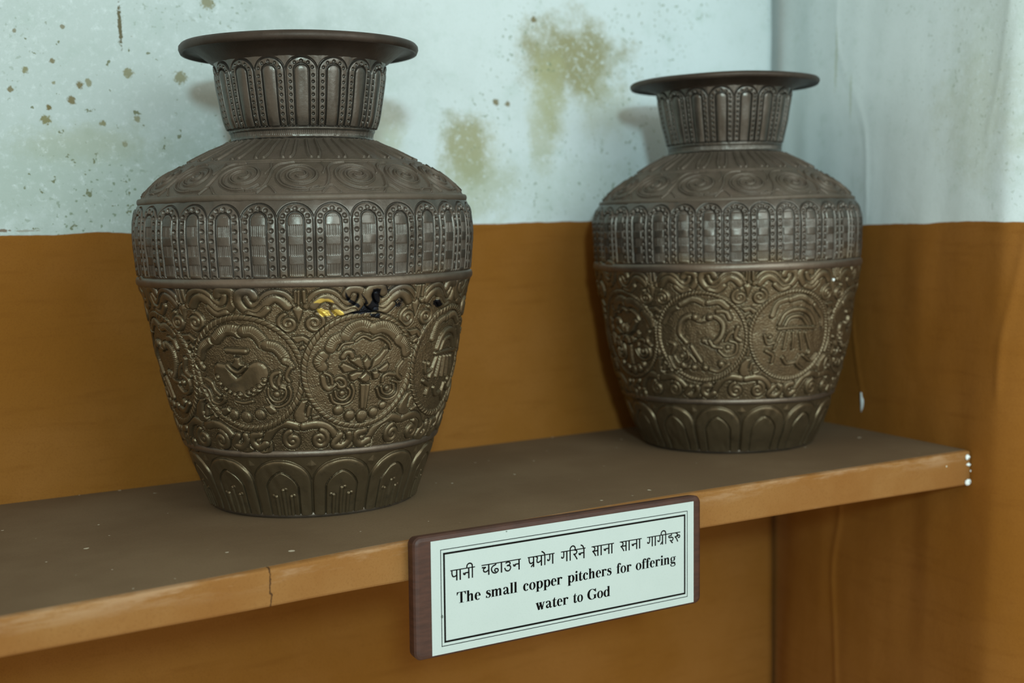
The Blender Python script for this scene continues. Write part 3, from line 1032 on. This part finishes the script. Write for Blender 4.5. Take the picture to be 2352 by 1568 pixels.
MED_PARASOL = [('R',2.2,1.3,[[-14.9,10.8],[-8.8,20.9],[3.5,24.2],[16.3,19.6],[24.5,8.6]]),
('R',1.8,1.2,[[-9.3,9.3],[-4.3,16.8],[7.1,17.5],[16.0,9.2]]),
('R',1.5,1.2,[[-16.0,7.0],[2.3,7.4],[25.0,6.0]]),
('R',1.7,1.2,[[-13.1,3.6],[-16.0,-3.4],[-18.9,-11.1]]),
('R',1.7,1.2,[[-6.8,3.3],[-8.0,-3.8],[-9.2,-11.6]]),
('R',1.7,1.2,[[-0.3,3.0],[-0.1,-4.2],[0.3,-12.1]]),
('R',1.7,1.2,[[6.5,2.6],[8.4,-4.7],[10.4,-12.8]]),
('R',1.7,1.2,[[13.6,2.1],[16.8,-5.3],[20.6,-13.5]]),
('D',2.2,1.3,[[-23.5,-0.5]]),
('R',1.4,1.1,[[-28.7,1.0],[-25.8,-6.9],[-19.3,-5.9]]),
('R',1.8,1.2,[[-26.8,-13.4],[-19.7,-17.7],[-20.4,-24.3]]),
('R',1.8,1.2,[[-9.4,-20.8],[-4.2,-26.5],[5.0,-25.7]]),
('D',2.6,1.4,[[19.8,-17.4]]),
('R',1.5,1.1,[[13.5,-19.6],[23.9,-25.7],[31.8,-19.7]]),
('R',1.6,1.2,[[8.5,-19.3],[6.8,-27.2],[14.8,-33.1]]),
('R',2.6,1.1,[[-21.9,18.9],[-17.3,30.3],[-8.3,33.8]]),
('R',3,1.1,[[-4.3,33.6],[6.8,35.7],[18.2,29.9]]),
('R',2.4,1.1,[[21.9,27.1],[32.5,16.0],[33.8,8.0]])]
FOLIAGE_HALF = [('R',2,1.3,[[-3.9,49.5],[-5.5,53.7],[-10.1,59.0],[-15.8,60.7],[-21.4,59.0],[-26.1,54.3],[-30.7,50.8],[-33.8,52.9],[-35.2,57.5]]),
('R',2.6,1.4,[[-8.5,49.7],[-12.3,53.9],[-16.8,55.6],[-21.5,53.1],[-25.2,48.6],[-30.3,45.6],[-36.0,46.7],[-39.5,50.4],[-41.4,55.0],[-40.1,59.7],[-36.0,61.6],[-31.8,61.0],[-29.9,57.4]]),
('R',2,1.2,[[-21.9,48.0],[-26.2,44.0],[-30.0,43.0],[-34.8,44.6]]),
('R',1.2,1.2,[[-2.5,60.8],[-2.8,53.1]])]
FOLIAGE_MID = [('R',1.1,1.3,[[-0.7,61.2],[-1.2,48.4]]),
('P',1.3,5,[[-1.1,50.5],[1.9,47.3],[-0.2,41.2],[-1.7,37.1],[-2.9,41.3],[-5.4,48.1]]),
('P',1.2,1.5,[[-8.7,27.9],[0.8,28.8],[9.0,23.5],[3.4,21.3],[0.7,24.5],[-3.4,22.8]]),
('P',1.2,1.4,[[-5.2,18.0],[0.6,22.1],[5.5,17.5],[3.1,15.2],[0.4,18.4],[-2.5,15.4]]),
('P',1.3,1.6,[[-2.7,11.7],[0.3,15.3],[3.0,11.4],[2.1,2.7],[2.2,-9.8],[0.7,-18.0],[-3.6,-17.9],[-3.8,-9.6],[-2.3,2.9]]),
('P',1.6,2.2,[[5.0,-18.9],[-1.9,-19.8],[-7.1,-24.8],[-9.0,-31.1],[-7.4,-38.9],[-3.1,-43.0],[2.3,-39.3],[2.6,-32.8],[-0.0,-28.9],[1.5,-22.5]]),
('R',1.8,1.3,[[2.0,-31.5],[4.1,-25.2],[9.7,-26.1],[11.5,-32.0],[6.4,-34.3]]),
('R',3.4,1.6,[[-5.5,-40.3],[-14.5,-38.0],[-23.3,-39.9],[-30.6,-47.7],[-35.0,-55.7]]),
('R',3.4,1.6,[[-1.6,-40.4],[8.8,-39.0],[18.0,-42.8],[25.0,-51.2],[28.0,-57.4]])]
FOLIAGE_FOOT = [
('R',2.6,1.5,[[-33.3,-54.4],[-39.7,-57.1],[-44.9,-53.2],[-43.7,-47.9],[-37.5,-46.4]]),
('R',2.6,1.5,[[28.0,-56.7],[36.8,-57.4],[39.2,-52.4],[34.7,-48.7]]),
('R',2.4,1.4,[[-57.6,-48.2],[-63.0,-55.1],[-56.3,-57.5],[-50.3,-53.3],[-50.5,-48.0]]),
('R',2.4,1.4,[[46.2,-49.0],[46.4,-57.0],[53.5,-57.7],[54.3,-52.5]])]
BRASS = [[[-19.5,164.4],[-17.9,166.5],[-16.1,166.9],[-14.3,165.4],[-13.4,162.9],[-15.7,164.1],[-17.9,163.2]],[[-18.9,158.3],[-17.1,159.7],[-14.8,157.0],[-14.2,153.9],[-16.6,153.1],[-18.0,155.7]],[[-14.0,158.1],[-11.3,158.1],[-9.7,154.4],[-12.7,154.0]]]
TAR = [[[-0.5,172.7],[2.2,172.4],[2.1,162.8],[1.8,156.2],[-1.4,154.5],[-4.9,154.4],[-8.7,155.4],[-4.9,157.0],[-2.3,159.2],[-0.9,163.1],[-0.3,166.6]],[[-9.9,171.6],[-7.9,165.8],[-4.5,160.5],[-5.0,159.0],[-7.9,162.3],[-9.8,168.5]],[[-4.9,169.1],[-3.0,166.9],[-1.8,161.7],[-3.0,159.8],[-2.9,163.8]],[[-1.4,154.5],[2.7,154.0],[3.3,150.4],[0.2,150.5]],[[26.0,159.7],[28.8,161.0],[31.4,157.4],[29.6,154.0],[26.7,157.0]]]
SPIRAL_TOP = (-8.7, 37.4)
SPIRAL_FOOT = (-11.0, -51.4)


def spiral(R, turns, a0, hand=1, r0=.8, n=44, ex=1.0, ey=1.0):
    t = np.linspace(0, 1, n)
    r = r0 + (R - r0) * t
    a = math.radians(a0) + hand * turns * 2 * math.pi * (t - 1)
    return np.stack([ex * r * np.cos(a), ey * r * np.sin(a)], -1)


def bronze(name, base_a, base_b, low, zsplit, metal, rough, dustiness=0.0):
    k = NT(name)
    X = k.xyz()
    n = k.noise(28, 5, .6)
    c = k.mix(k.ramp(n, .3, .7), base_a, base_b)
    if low:
        # belly browner and brassier than the collar: patina plus warm reflections put into the colour
        c = k.mix(k.ramp(k.math('ADD', X['Z'], k.math('MULTIPLY', k.math('SUBTRACT', k.noise(18, 4), .5), .05)), zsplit + .012, zsplit - .012), c, low)
    c = k.mix(k.math('MULTIPLY', k.ramp(k.noise(120, 4, .65), .52, .78), .45), c, tuple(v * .55 for v in base_a))
    c = k.mix(k.math('MULTIPLY', k.ramp(k.noise(1400, 2), .5, .8), .25), c, tuple(v * .5 for v in base_a))
    if dustiness:
        c = k.mix(k.math('MULTIPLY', k.ramp(k.noise(60, 4), .25, .7), dustiness), c, (.085, .074, .052))
    c = k.mix(k.attr('brass'), c, (.62, .47, .10))
    c = k.mix(k.attr('tar'), c, (.006, .007, .010))
    r = k.math('ADD', rough - .10, k.math('MULTIPLY', k.noise(90, 4), .22))
    k.set(base=c, metal=metal, rough=r, spec=.4)
    k.bump(k.noise(420, 4, .6), .28, .0005)
    return k.m


def lathe(name, prof, mat, parent, n=200, wob=0.0, seed=0):
    """closed or open profile of (r, z) turned round the z axis"""
    th = np.linspace(0, 2 * math.pi, n, endpoint=False)
    p = np.array(prof)
    r0 = np.random.default_rng(seed)
    w = wob * sum(r0.standard_normal() * np.cos(k * th + r0.uniform(0, 6)) / k for k in range(2, 9))
    P = np.stack([p[:, :1] * np.cos(th)[None], p[:, :1] * np.sin(th)[None], p[:, 1:] + w[None]], -1)
    return grid_obj(name, P, mat, parent, closed=True)


def round_prof(r, z, hw, out, n=10, sink=.0016):
    """a half-round ridge on a wall of radius r"""
    a = np.linspace(-90, 90, n)
    q = [(r - sink, z - hw)] + [(r + out * math.cos(math.radians(t)), z + hw * math.sin(math.radians(t))) for t in a] + [(r - sink, z + hw)]
    return q


def pitcher(c):
    root = tag(empty('pitcher', (*c['loc'], 0.0)), c['label'], 'pitcher', 'embossed copper pitchers on the shelf')
    root.rotation_euler = (-c['tilt'][1], c['tilt'][0], 0)
    zk, rk = c['z'], c['r']
    view = c['view']
    step = c['step']
    dense = np.arange(view - 100, view + 100, step)
    sparse = np.arange(view + 100, view + 260 - 1e-6, step * 4)
    th = np.concatenate([dense, sparse])
    th_s = np.where(th > view + 180, th - 360, th)
    order = np.argsort(th_s)
    th = th_s[order]
    thr = np.radians(th)
    rows_step = c['rows']
    r0 = np.random.default_rng(c['seed'])

    def wall(z_top, z_bot):
        z = np.linspace(z_top, z_bot, 4000)
        r = pchip(zk, rk, z)
        s = np.concatenate([[0], np.cumsum(np.hypot(np.diff(z), np.diff(r)))]) * 1000
        m = int(s[-1] / rows_step)
        q = np.linspace(0, s[-1], m)
        zz, rr = np.interp(q, s, z), np.interp(q, s, r)
        s_of = lambda zv: float(np.interp(-zv, -z, s))
        return q, zz, rr, s_of

    def build(name, F, zz, rr, mat, extra=None):
        dz, dr = np.gradient(zz), np.gradient(rr)
        L = np.hypot(dz, dr)
        nr, nz = -dz / L, dr / L            # outward normal of the wall
        H = F.H / 1000
        R = rr[:, None] + nr[:, None] * H
        Z = zz[:, None] + nz[:, None] * H
        P = np.stack([R * np.sin(thr)[None], -R * np.cos(thr)[None], Z], -1)
        o = grid_obj(name, P, mat, root, closed=True)
        if extra:
            for k, arr in extra.items():
                a = o.data.attributes.new(k, 'FLOAT', 'POINT')
                a.data.foreach_set('value', np.ascontiguousarray(arr.reshape(-1), dtype=np.float32))
        return o

    def hammered(F, amp):
        m, n = F.H.shape
        F.H += amp * value_noise((m, n), (max(3, int(F.s[-1] / 9)), 90), r0)

    def grain(F, amp, mask):
        g = r0.standard_normal(F.H.shape)
        g = (g + np.roll(g, 1, 0) + np.roll(g, 1, 1) + np.roll(np.roll(g, 1, 0), 1, 1)) / 2
        F.H += amp * g * mask

    # ---- neck
    q, zz, rr, so = wall(c['neck'][0], c['neck'][1])
    F = Relief(th, q, rr)
    per = 360 / c['n_neck']
    ph = c['ph_neck']
    Rm = .5 * (rr[0] + rr[-1]) * 1000
    x = (np.mod(th - ph + per / 2, per) - per / 2)[None] * math.pi / 180 * rr[:, None] * 1000
    yb = so(c['neck_foot'])
    y = (yb - q)[:, None]
    hgt = yb - so(c['neck_top'])
    Pm = per * math.pi / 180 * Rm
    xs = x * (Rm / (rr * 1000))[:, None]
    b = petal_band(xs, np.maximum(y, 0), Pm, hgt, False, True)
    F.H = np.where(y > 0, b, 0)
    F.H += line(np.abs(y), .7, .9) + tube(np.abs(y + 1.6), 1.2, .5)
    tick = np.abs(np.mod(th + .8, 1.6) - .8)[None] * 1.0
    F.H += np.where((y < -3) & (y > -6.5), line(tick, .22, .35), 0)
    hammered(F, .22)
    build('neck', F, zz, rr, c['mat_neck'])

    # ---- shoulder
    q, zz, rr, so = wall(c['neck'][1] - .0004, c['ring_top'] - .002)
    F = Relief(th, q, rr)
    s_a, s_b = so(c['rays'][0]), so(c['rays'][1])
    n = c['n_rays']
    for i in range(n):
        t = i * 360 / n + r0.uniform(-.5, .5) + c['ph_rays']
        t = (t - view + 180) % 360 - 180 + view
        k = 1 if i % 2 else -1
        Rl = float(np.interp((s_a + s_b) / 2, q, rr)) * 1000
        L = s_b - s_a
        F.put('R', .62, 1.15, [(0, L), (.2 * k, L * .55), (.5 * k, L * .25), (1.6 * k, 1.2), (2.4 * k, .6)], t, s_b, Rl, moat=1.0, mdep=.35)
    F.H += tube(np.abs(q - so(c['rays'][1] - .0018)), .55, .6)[:, None] + line(np.abs(q - so(c['rays'][1] - .0032)), .6, .5)[:, None]
    z1, z2 = c['scroll']
    s1, s2 = so(z1), so(z2)
    mid = (s1 + s2) / 2
    Rl = float(np.interp(mid, q, rr)) * 1000
    n = c['n_scroll']
    pit = 2 * math.pi * Rl / n
    ry = (s2 - s1) / 2 - .6
    rx = pit / 2 - 1.2
    for i in range(n):
        t = i * 360 / n + c['ph_scroll']
        t = (t - view + 180) % 360 - 180 + view
        sp = spiral(1.0, 2.35, -60 + r0.uniform(-25, 25), 1, .10, 50)
        P1 = sp * (rx * .93, ry * .90)
        F.put('R', .60, 1.15, P1, t, mid, Rl, moat=1.0, mdep=.5)
        P2 = spiral(1.0, 1.75, -75, 1, .26, 40) * (rx * .78, ry * .76)
        F.put('R', .40, .7, P2, t, mid, Rl, moat=.5, mdep=.2)
        # the wave that carries one curl to the next
        F.put('R', .60, 1.1, [(rx * .35, -ry * .86), (rx * .85, -ry * .75), (rx * 1.05, -ry * .1), (rx * 1.10, ry * .5), (rx * 1.4, ry * .9), (rx * 1.9, ry * .98)], t, mid, Rl, moat=.9, mdep=.35)
        F.put('R', .5, .9, [(rx * .92, ry * .95), (rx * 1.0, ry * .55), (rx * .86, ry * .1)], t, mid, Rl, moat=.7, mdep=.3)
        F.put('R', .5, .9, [(rx * .75, -ry * .99), (rx * 1.05, -ry * .62), (rx * 1.35, -ry * .98)], t, mid, Rl, moat=.7, mdep=.3)
    hammered(F, .35)
    grain(F, .035, 1.0)
    build('shoulder', F, zz, rr, c['mat_shoulder'])

    # ---- body
    q, zz, rr, so = wall(c['ring_top'] - .001, c['foot_z'])
    F = Relief(th, q, rr)
    # collar of lotus petals
    ztop, zbot = c['lotus']
    per = 360 / c['n_lotus']
    y0 = so(zbot)
    hgt = y0 - so(ztop)
    Rm = float(pchip(zk, rk, np.array([(ztop + zbot) / 2]))[0]) * 1000
    Pm = per * math.pi / 180 * Rm
    cell = np.floor((th - c['ph_lotus'] + per / 2) / per).astype(int)
    jit = r0.uniform(-.35, .35, 400)[cell % 400]
    x = ((np.mod(th - c['ph_lotus'] + per / 2, per) - per / 2) * math.pi / 180 * Rm)[None]
    j1 = np.searchsorted(q, y0)
    j0 = np.searchsorted(q, so(ztop) - 1)
    y = (y0 - q[j0:j1])[:, None]
    F.H[j0:j1] = petal_band(x + 0 * y, y + jit[None] * 1.2, Pm, hgt, True, False)
    # foot petals
    fz1, fz0 = c['petals']
    y0 = so(fz0)
    hgt = y0 - so(fz1)
    per = 360 / c['n_petals']
    Rm = .5 * (pchip(zk, rk, np.array([fz1]))[0] + pchip(zk, rk, np.array([fz0]))[0]) * 1000
    x = ((np.mod(th - c['ph_petals'] + per / 2, per) - per / 2) * math.pi / 180 * Rm)[None]
    j0 = np.searchsorted(q, so(fz1))
    y = (y0 - q[j0:])[:, None]
    F.H[j0:] = foot_petals(x + 0 * y, y, per * math.pi / 180 * Rm, hgt, c['stems'])
    # field between the two plain ridges: medallions, foliage, clouds
    sm, Rg = so(c['med_z']), 116.0
    zlo, zhi = so(c['low_ring'] + .002), so(c['mid_ring'] - .003)
    bg = np.zeros(F.H.shape, bool)
    bg[np.searchsorted(q, zhi):np.searchsorted(q, zlo)] = True
    meds = c['meds']
    k = math.pi / 180 * Rg
    sc = c['fol_scale']
    angs = [m[0] for m in meds]
    for i, a in enumerate(angs):
        nx = angs[(i + 1) % len(angs)] + (360 if i + 1 == len(angs) else 0)
        t = (a + nx) / 2
        sx = min(1.1, (nx - a) / 42.2) * sc
        t = (t - view + 180) % 360 - 180 + view
        F.many(FOLIAGE_HALF, t, sm, Rg, scale=sx, fat=1.2)
        F.many(FOLIAGE_HALF, t, sm, Rg, scale=sx, mirror=True, fat=1.2)
        F.many(FOLIAGE_MID, t, sm, Rg, scale=sx)
        for mir in (False, True):
            m = -1 if mir else 1
            for (cx, cy), Rs, turns, a0, w in ((SPIRAL_TOP, 7.0, 1.7, 105, 1.75), (SPIRAL_FOOT, 7.4, 1.5, 100, 2.3)):
                u = np.linspace(0, 1, 40)
                rs, an = Rs + (.9 - Rs) * u ** .9, np.radians(a0) + 2 * math.pi * turns * u
                F.put('R', w, 1.5, list(zip(m * (cx + rs * np.cos(an)), cy + rs * np.sin(an))), t, sm, Rg, scale=sx)
        F.many(FOLIAGE_FOOT, t, sm, Rg, scale=sx, fat=1.15)
    for a, motif in meds:
        a = (a - view + 180) % 360 - 180 + view
        Ro, Ri = c['med_r']
        win = F.window(a, sm, Rg, -Ro - 2, Ro + 2, -Ro - 2, Ro + 2)
        if win:
            sl, X, Y = win
            d = np.hypot(X, Y)
            h = F.H[sl]
            h = np.where(d < Ro + .5, 0, h)
            rm = (Ro + Ri) / 2
            rope = tube(np.abs(d - rm), (Ro - Ri) / 2, 1.25)
            ang = np.degrees(np.arctan2(Y, X))
            tw = 360 / c['rope']
            kk = np.abs(np.mod(ang + (d - rm) * .8, tw) - tw / 2) * math.pi / 180 * rm
            rope = rope + np.where(np.abs(d - rm) < (Ro - Ri) / 2, line(kk, .55, .75), 0)
            h = h + rope + line(np.abs(d - Ro), .6, .7) + line(np.abs(d - Ri), .6, .7)
            h = np.where(d < Ri, -.35, h)
            F.H[sl] = h
        ms = c['med_scale']
        for kind, w, hh, pts in motif:
            F.put(kind, w, hh, [(px + 2.0, py) for px, py in pts] if motif is MED_CONCH else pts, a, sm, Rg, scale=ms)
            if kind == 'R' and w >= 2.5 and len(pts) > 2:
                # combed cloud edge
                pc = catmull(pts, 8) + ((2.0, 0) if motif is MED_CONCH else (0, 0))
                L = np.concatenate([[0], np.cumsum(np.hypot(*np.diff(pc, axis=0).T))])
                for dd in np.arange(1.2, L[-1] - .8, 1.35):
                    p = np.array([np.interp(dd, L, pc[:, 0]), np.interp(dd, L, pc[:, 1])])
                    p2 = np.array([np.interp(dd + .4, L, pc[:, 0]), np.interp(dd + .4, L, pc[:, 1])])
                    tv = (p2 - p) / (np.hypot(*(p2 - p)) + 1e-9)
                    nv = np.array((-tv[1], tv[0]))
                    if np.dot(nv, p) < 0:
                        nv = -nv
                    F.put('G', .38, .5, [tuple(p - nv * w * .15), tuple(p + nv * w * .85)], a, sm, Rg, scale=ms)
            if kind == 'D' and w > 4:
                cx, cy = pts[0][0] + (2.0 if motif is MED_CONCH else 0), pts[0][1]
                for o in (-2.2, -1.1, 0, 1.1, 2.2):
                    F.put('G', .32, .4, [(cx + o * 1.1, cy - w * .6), (cx + o * .7, cy + w * .7)], a, sm, Rg, scale=ms)
    low = bg & (F.H < .15)
    grain(F, .11, low)
    hammered(F, .42)
    extra = None
    if c.get('stains'):
        extra = {}
        TH = th[None] + 0 * q[:, None]
        ZZ = zz[:, None] * 1000 + 0 * th[None]
        nz = value_noise(F.H.shape, (90, 200), r0)
        for nm, polys in (('brass', BRASS), ('tar', TAR)):
            m = np.zeros(F.H.shape)
            for poly in polys:
                pts = np.array(poly)
                ii = np.searchsorted(th, [pts[:, 0].min() - 1, pts[:, 0].max() + 1])
                jj = np.searchsorted(-zz * 1000, [-pts[:, 1].max() - 2, -pts[:, 1].min() + 2])
                sl = np.s_[jj[0]:jj[1], ii[0]:ii[1]]
                X, Y = TH[sl] + .35 * nz[sl], ZZ[sl] + .7 * nz[sl]
                lp = np.vstack([pts, pts[:1]])
                ins = np.zeros(X.shape, bool)
                for (ax, ay), (bx, by) in zip(lp[:-1], lp[1:]):
                    if ay != by:
                        ins ^= ((ay > Y) != (by > Y)) & (X < (bx - ax) * (Y - ay) / (by - ay) + ax)
                m[sl] = np.maximum(m[sl], ins)
            m = (m + np.roll(m, 1, 0) + np.roll(m, 1, 1) + np.roll(m, -1, 0) + np.roll(m, -1, 1)) / 5
            if nm == 'tar':
                # the black has run along the engraved lines next to the spill
                ze, te = 163, 0
                near = np.exp(-(((TH - te) / 13) ** 2 + ((ZZ - ze) / 13) ** 2))
                m = np.maximum(m, sstep(.35, .6, near + .15 * nz) * (F.H < -.12))
            else:
                m = m * .85
            extra[nm] = m
    build('body', F, zz, rr, c['mat_body'], extra)

    # ---- plain ridges, foot, rim
    R = lambda z: float(pchip(zk, rk, np.array([z]))[0])
    for nm, z, hw, out in c['ridges']:
        lathe(nm, round_prof(R(z), z, hw, out), c['mat_shoulder'] if 'shoulder' in nm else c['mat_ridge'], root, 260, .0006, c['seed'] + int(z * 1000))
    rf, hf = c['foot']
    lathe('foot_ring', [(rf - .020, .0004), (rf - .001, 0), (rf + .0002, .0008), (rf + .0007, hf * .45), (rf + .0002, hf * .85), (rf - .0012, hf), (rf - .006, hf)],
          c['mat_ridge'], root, 220, .0001, c['seed'] + 5)
    ro, zr, lip, rn, zn = c['rim']
    prof = [(rn - .0022, zn - .004), (rn + .0002, zn - .0008), (rn + .0035, zn + .0012), (rn + (ro - rn) * .55, zr - lip * .62), (ro - .0042, zr - lip * .70), (ro - .0030, zr - lip * .98),
            (ro - .0012, zr - lip), (ro, zr - lip * .55), (ro - .0002, zr - lip * .2), (ro - .0016, zr + .0004), (ro - .0036, zr + .0008), (ro - .010, zr - .0005), (rn + .004, zr - .003),
            (rn - .001, zn + .001), (rn - .004, zn - .006)]
    # inside of the neck, down to the dark
    zi = np.linspace(zn - .012, c['neck'][1] - .002, 8)
    prof += [(float(pchip(zk, rk, np.array([z]))[0]) - .0035, float(z)) for z in zi]
    prof += [(.030, c['neck'][1] - .02), (.0005, c['neck'][1] - .021)]
    rim = lathe('rim', prof, c['mat_rim'], root, 220, .00025, c['seed'] + 9)
    tag(rim, 'smooth flared rim')
    for d in c.get('drops', ()):
        t, z, r = d
        rad = R(z) + .0012
        lump('paint_speck', np.array((rad * math.sin(math.radians(t)), -rad * math.cos(math.radians(t)), z)), (r, r, r), plaster, root, 5, (7, 10))
    return root


COLLAR_A, COLLAR_B = (.080, .073, .060), (.124, .115, .099)
mat_neck = bronze('dark copper', COLLAR_A, COLLAR_B, None, 0, .78, .31)
mat_shoulder = bronze('dusty copper', (.085, .070, .054), (.120, .100, .078), None, 0, .5, .56, .5)
mat_body = bronze('worn copper body', COLLAR_A, COLLAR_B, (.132, .103, .060), .176, .74, .36)
mat_ridge = bronze('rubbed copper', (.125, .102, .078), (.170, .142, .110), None, 0, .80, .42)
mat_rim = bronze('dull copper rim', (.042, .033, .025), (.065, .051, .040), None, 0, .6, .5)
MATS = dict(mat_neck=mat_neck, mat_shoulder=mat_shoulder, mat_body=mat_body, mat_ridge=mat_ridge, mat_rim=mat_rim)

pitcher(dict(
    MATS, loc=(-.5972, -.1262), tilt=(.0039, -.0071), view=-21.0, step=.165, rows=.33, seed=11,
    label='larger embossed copper pitcher behind the caption sign, black stain below its middle ridge',
    z=[0, .0080, .0240, .0443, .0761, .1054, .1277, .1499, .1652, .1766, .1966, .2114, .2232, .2385, .2526, .2637, .2742, .2815, .2845, .2995, .3193, .3421, .36],
    r=[.0803, .0826, .0884, .0966, .1072, .1144, .1190, .1225, .1257, .1288, .1309, .1319, .1310, .1258, .1125, .0945, .0740, .0585, .0552, .0597, .0633, .0666, .069],
    neck=(.3432, .2830), neck_top=.3415, neck_foot=.2915, n_neck=17, ph_neck=-20.8,
    rays=(.2815, .2665), n_rays=56, ph_rays=0, scroll=(.2632, .2402), n_scroll=17, ph_scroll=-23.0,
    ring_top=.2398, lotus=(.2330, .1820), n_lotus=32, ph_lotus=-24.4, mid_ring=.1777, low_ring=.0523,
    petals=(.0490, .0055), n_petals=13, ph_petals=-36.1, stems=True, foot_z=.0035,
    med_z=.1125, med_r=(44.5, 39.6), rope=62, fol_scale=1.0, med_scale=1.0, stains=True,
    meds=[(-88, MED_LOOP), (-44.9, MED_CONCH), (-2.9, MED_LOTUS), (39.6, MED_PARASOL), (84, MED_LOOP), (130, MED_LOTUS), (178, MED_CONCH), (225, MED_PARASOL)],
    ridges=[('shoulder_ridge', .2372, .0026, .0017), ('middle_ridge', .1777, .0036, .0024), ('lower_ridge', .0520, .0027, .0019)],
    foot=(.0806, .0056), rim=(.0925, .3565, .0064, .0664, .3428)))

pitcher(dict(
    MATS, loc=(-.1663, -.1229), tilt=(.0023, .0013), view=-39.7, step=.2, rows=.42, seed=23,
    label='smaller-looking embossed copper pitcher at the right end of the shelf, close to the corner',
    z=[0, .0040, .0226, .0433, .0650, .0969, .1315, .1712, .1952, .2106, .2224, .2363, .2517, .2653, .2750, .2781, .3066, .3349, .36],
    r=[.0803, .0815, .0908, .0980, .1052, .1136, .1186, .1250, .1265, .1268, .1244, .1160, .0965, .0750, .0570, .0535, .0587, .0637, .068],
    neck=(.3358, .2765), neck_top=.3345, neck_foot=.2848, n_neck=17, ph_neck=-42.1,
    rays=(.2748, .2600), n_rays=54, ph_rays=2, scroll=(.2568, .2330), n_scroll=15, ph_scroll=-52.4,
    ring_top=.2330, lotus=(.2275, .1768), n_lotus=34, ph_lotus=-35.4, mid_ring=.1718, low_ring=.0503,
    petals=(.0475, .0050), n_petals=14, ph_petals=-45.0, stems=False, foot_z=.0030,
    med_z=.1098, med_r=(42.5, 38.4), rope=84, fol_scale=.985, med_scale=.97,
    meds=[(-92, MED_LOTUS), (-50.8, MED_LOOP), (-9.3, MED_PARASOL), (33, MED_CONCH), (77, MED_LOTUS), (122, MED_LOOP), (170, MED_PARASOL), (220, MED_CONCH)],
    ridges=[('shoulder_ridge', .2312, .0020, .0011), ('middle_ridge', .1718, .0040, .0026), ('lower_ridge', .0503, .0027, .0019)],
    foot=(.0800, .0048), rim=(.0893, .3440, .0048, .0636, .3354), drops=[(10.0, .158, .0016)]))
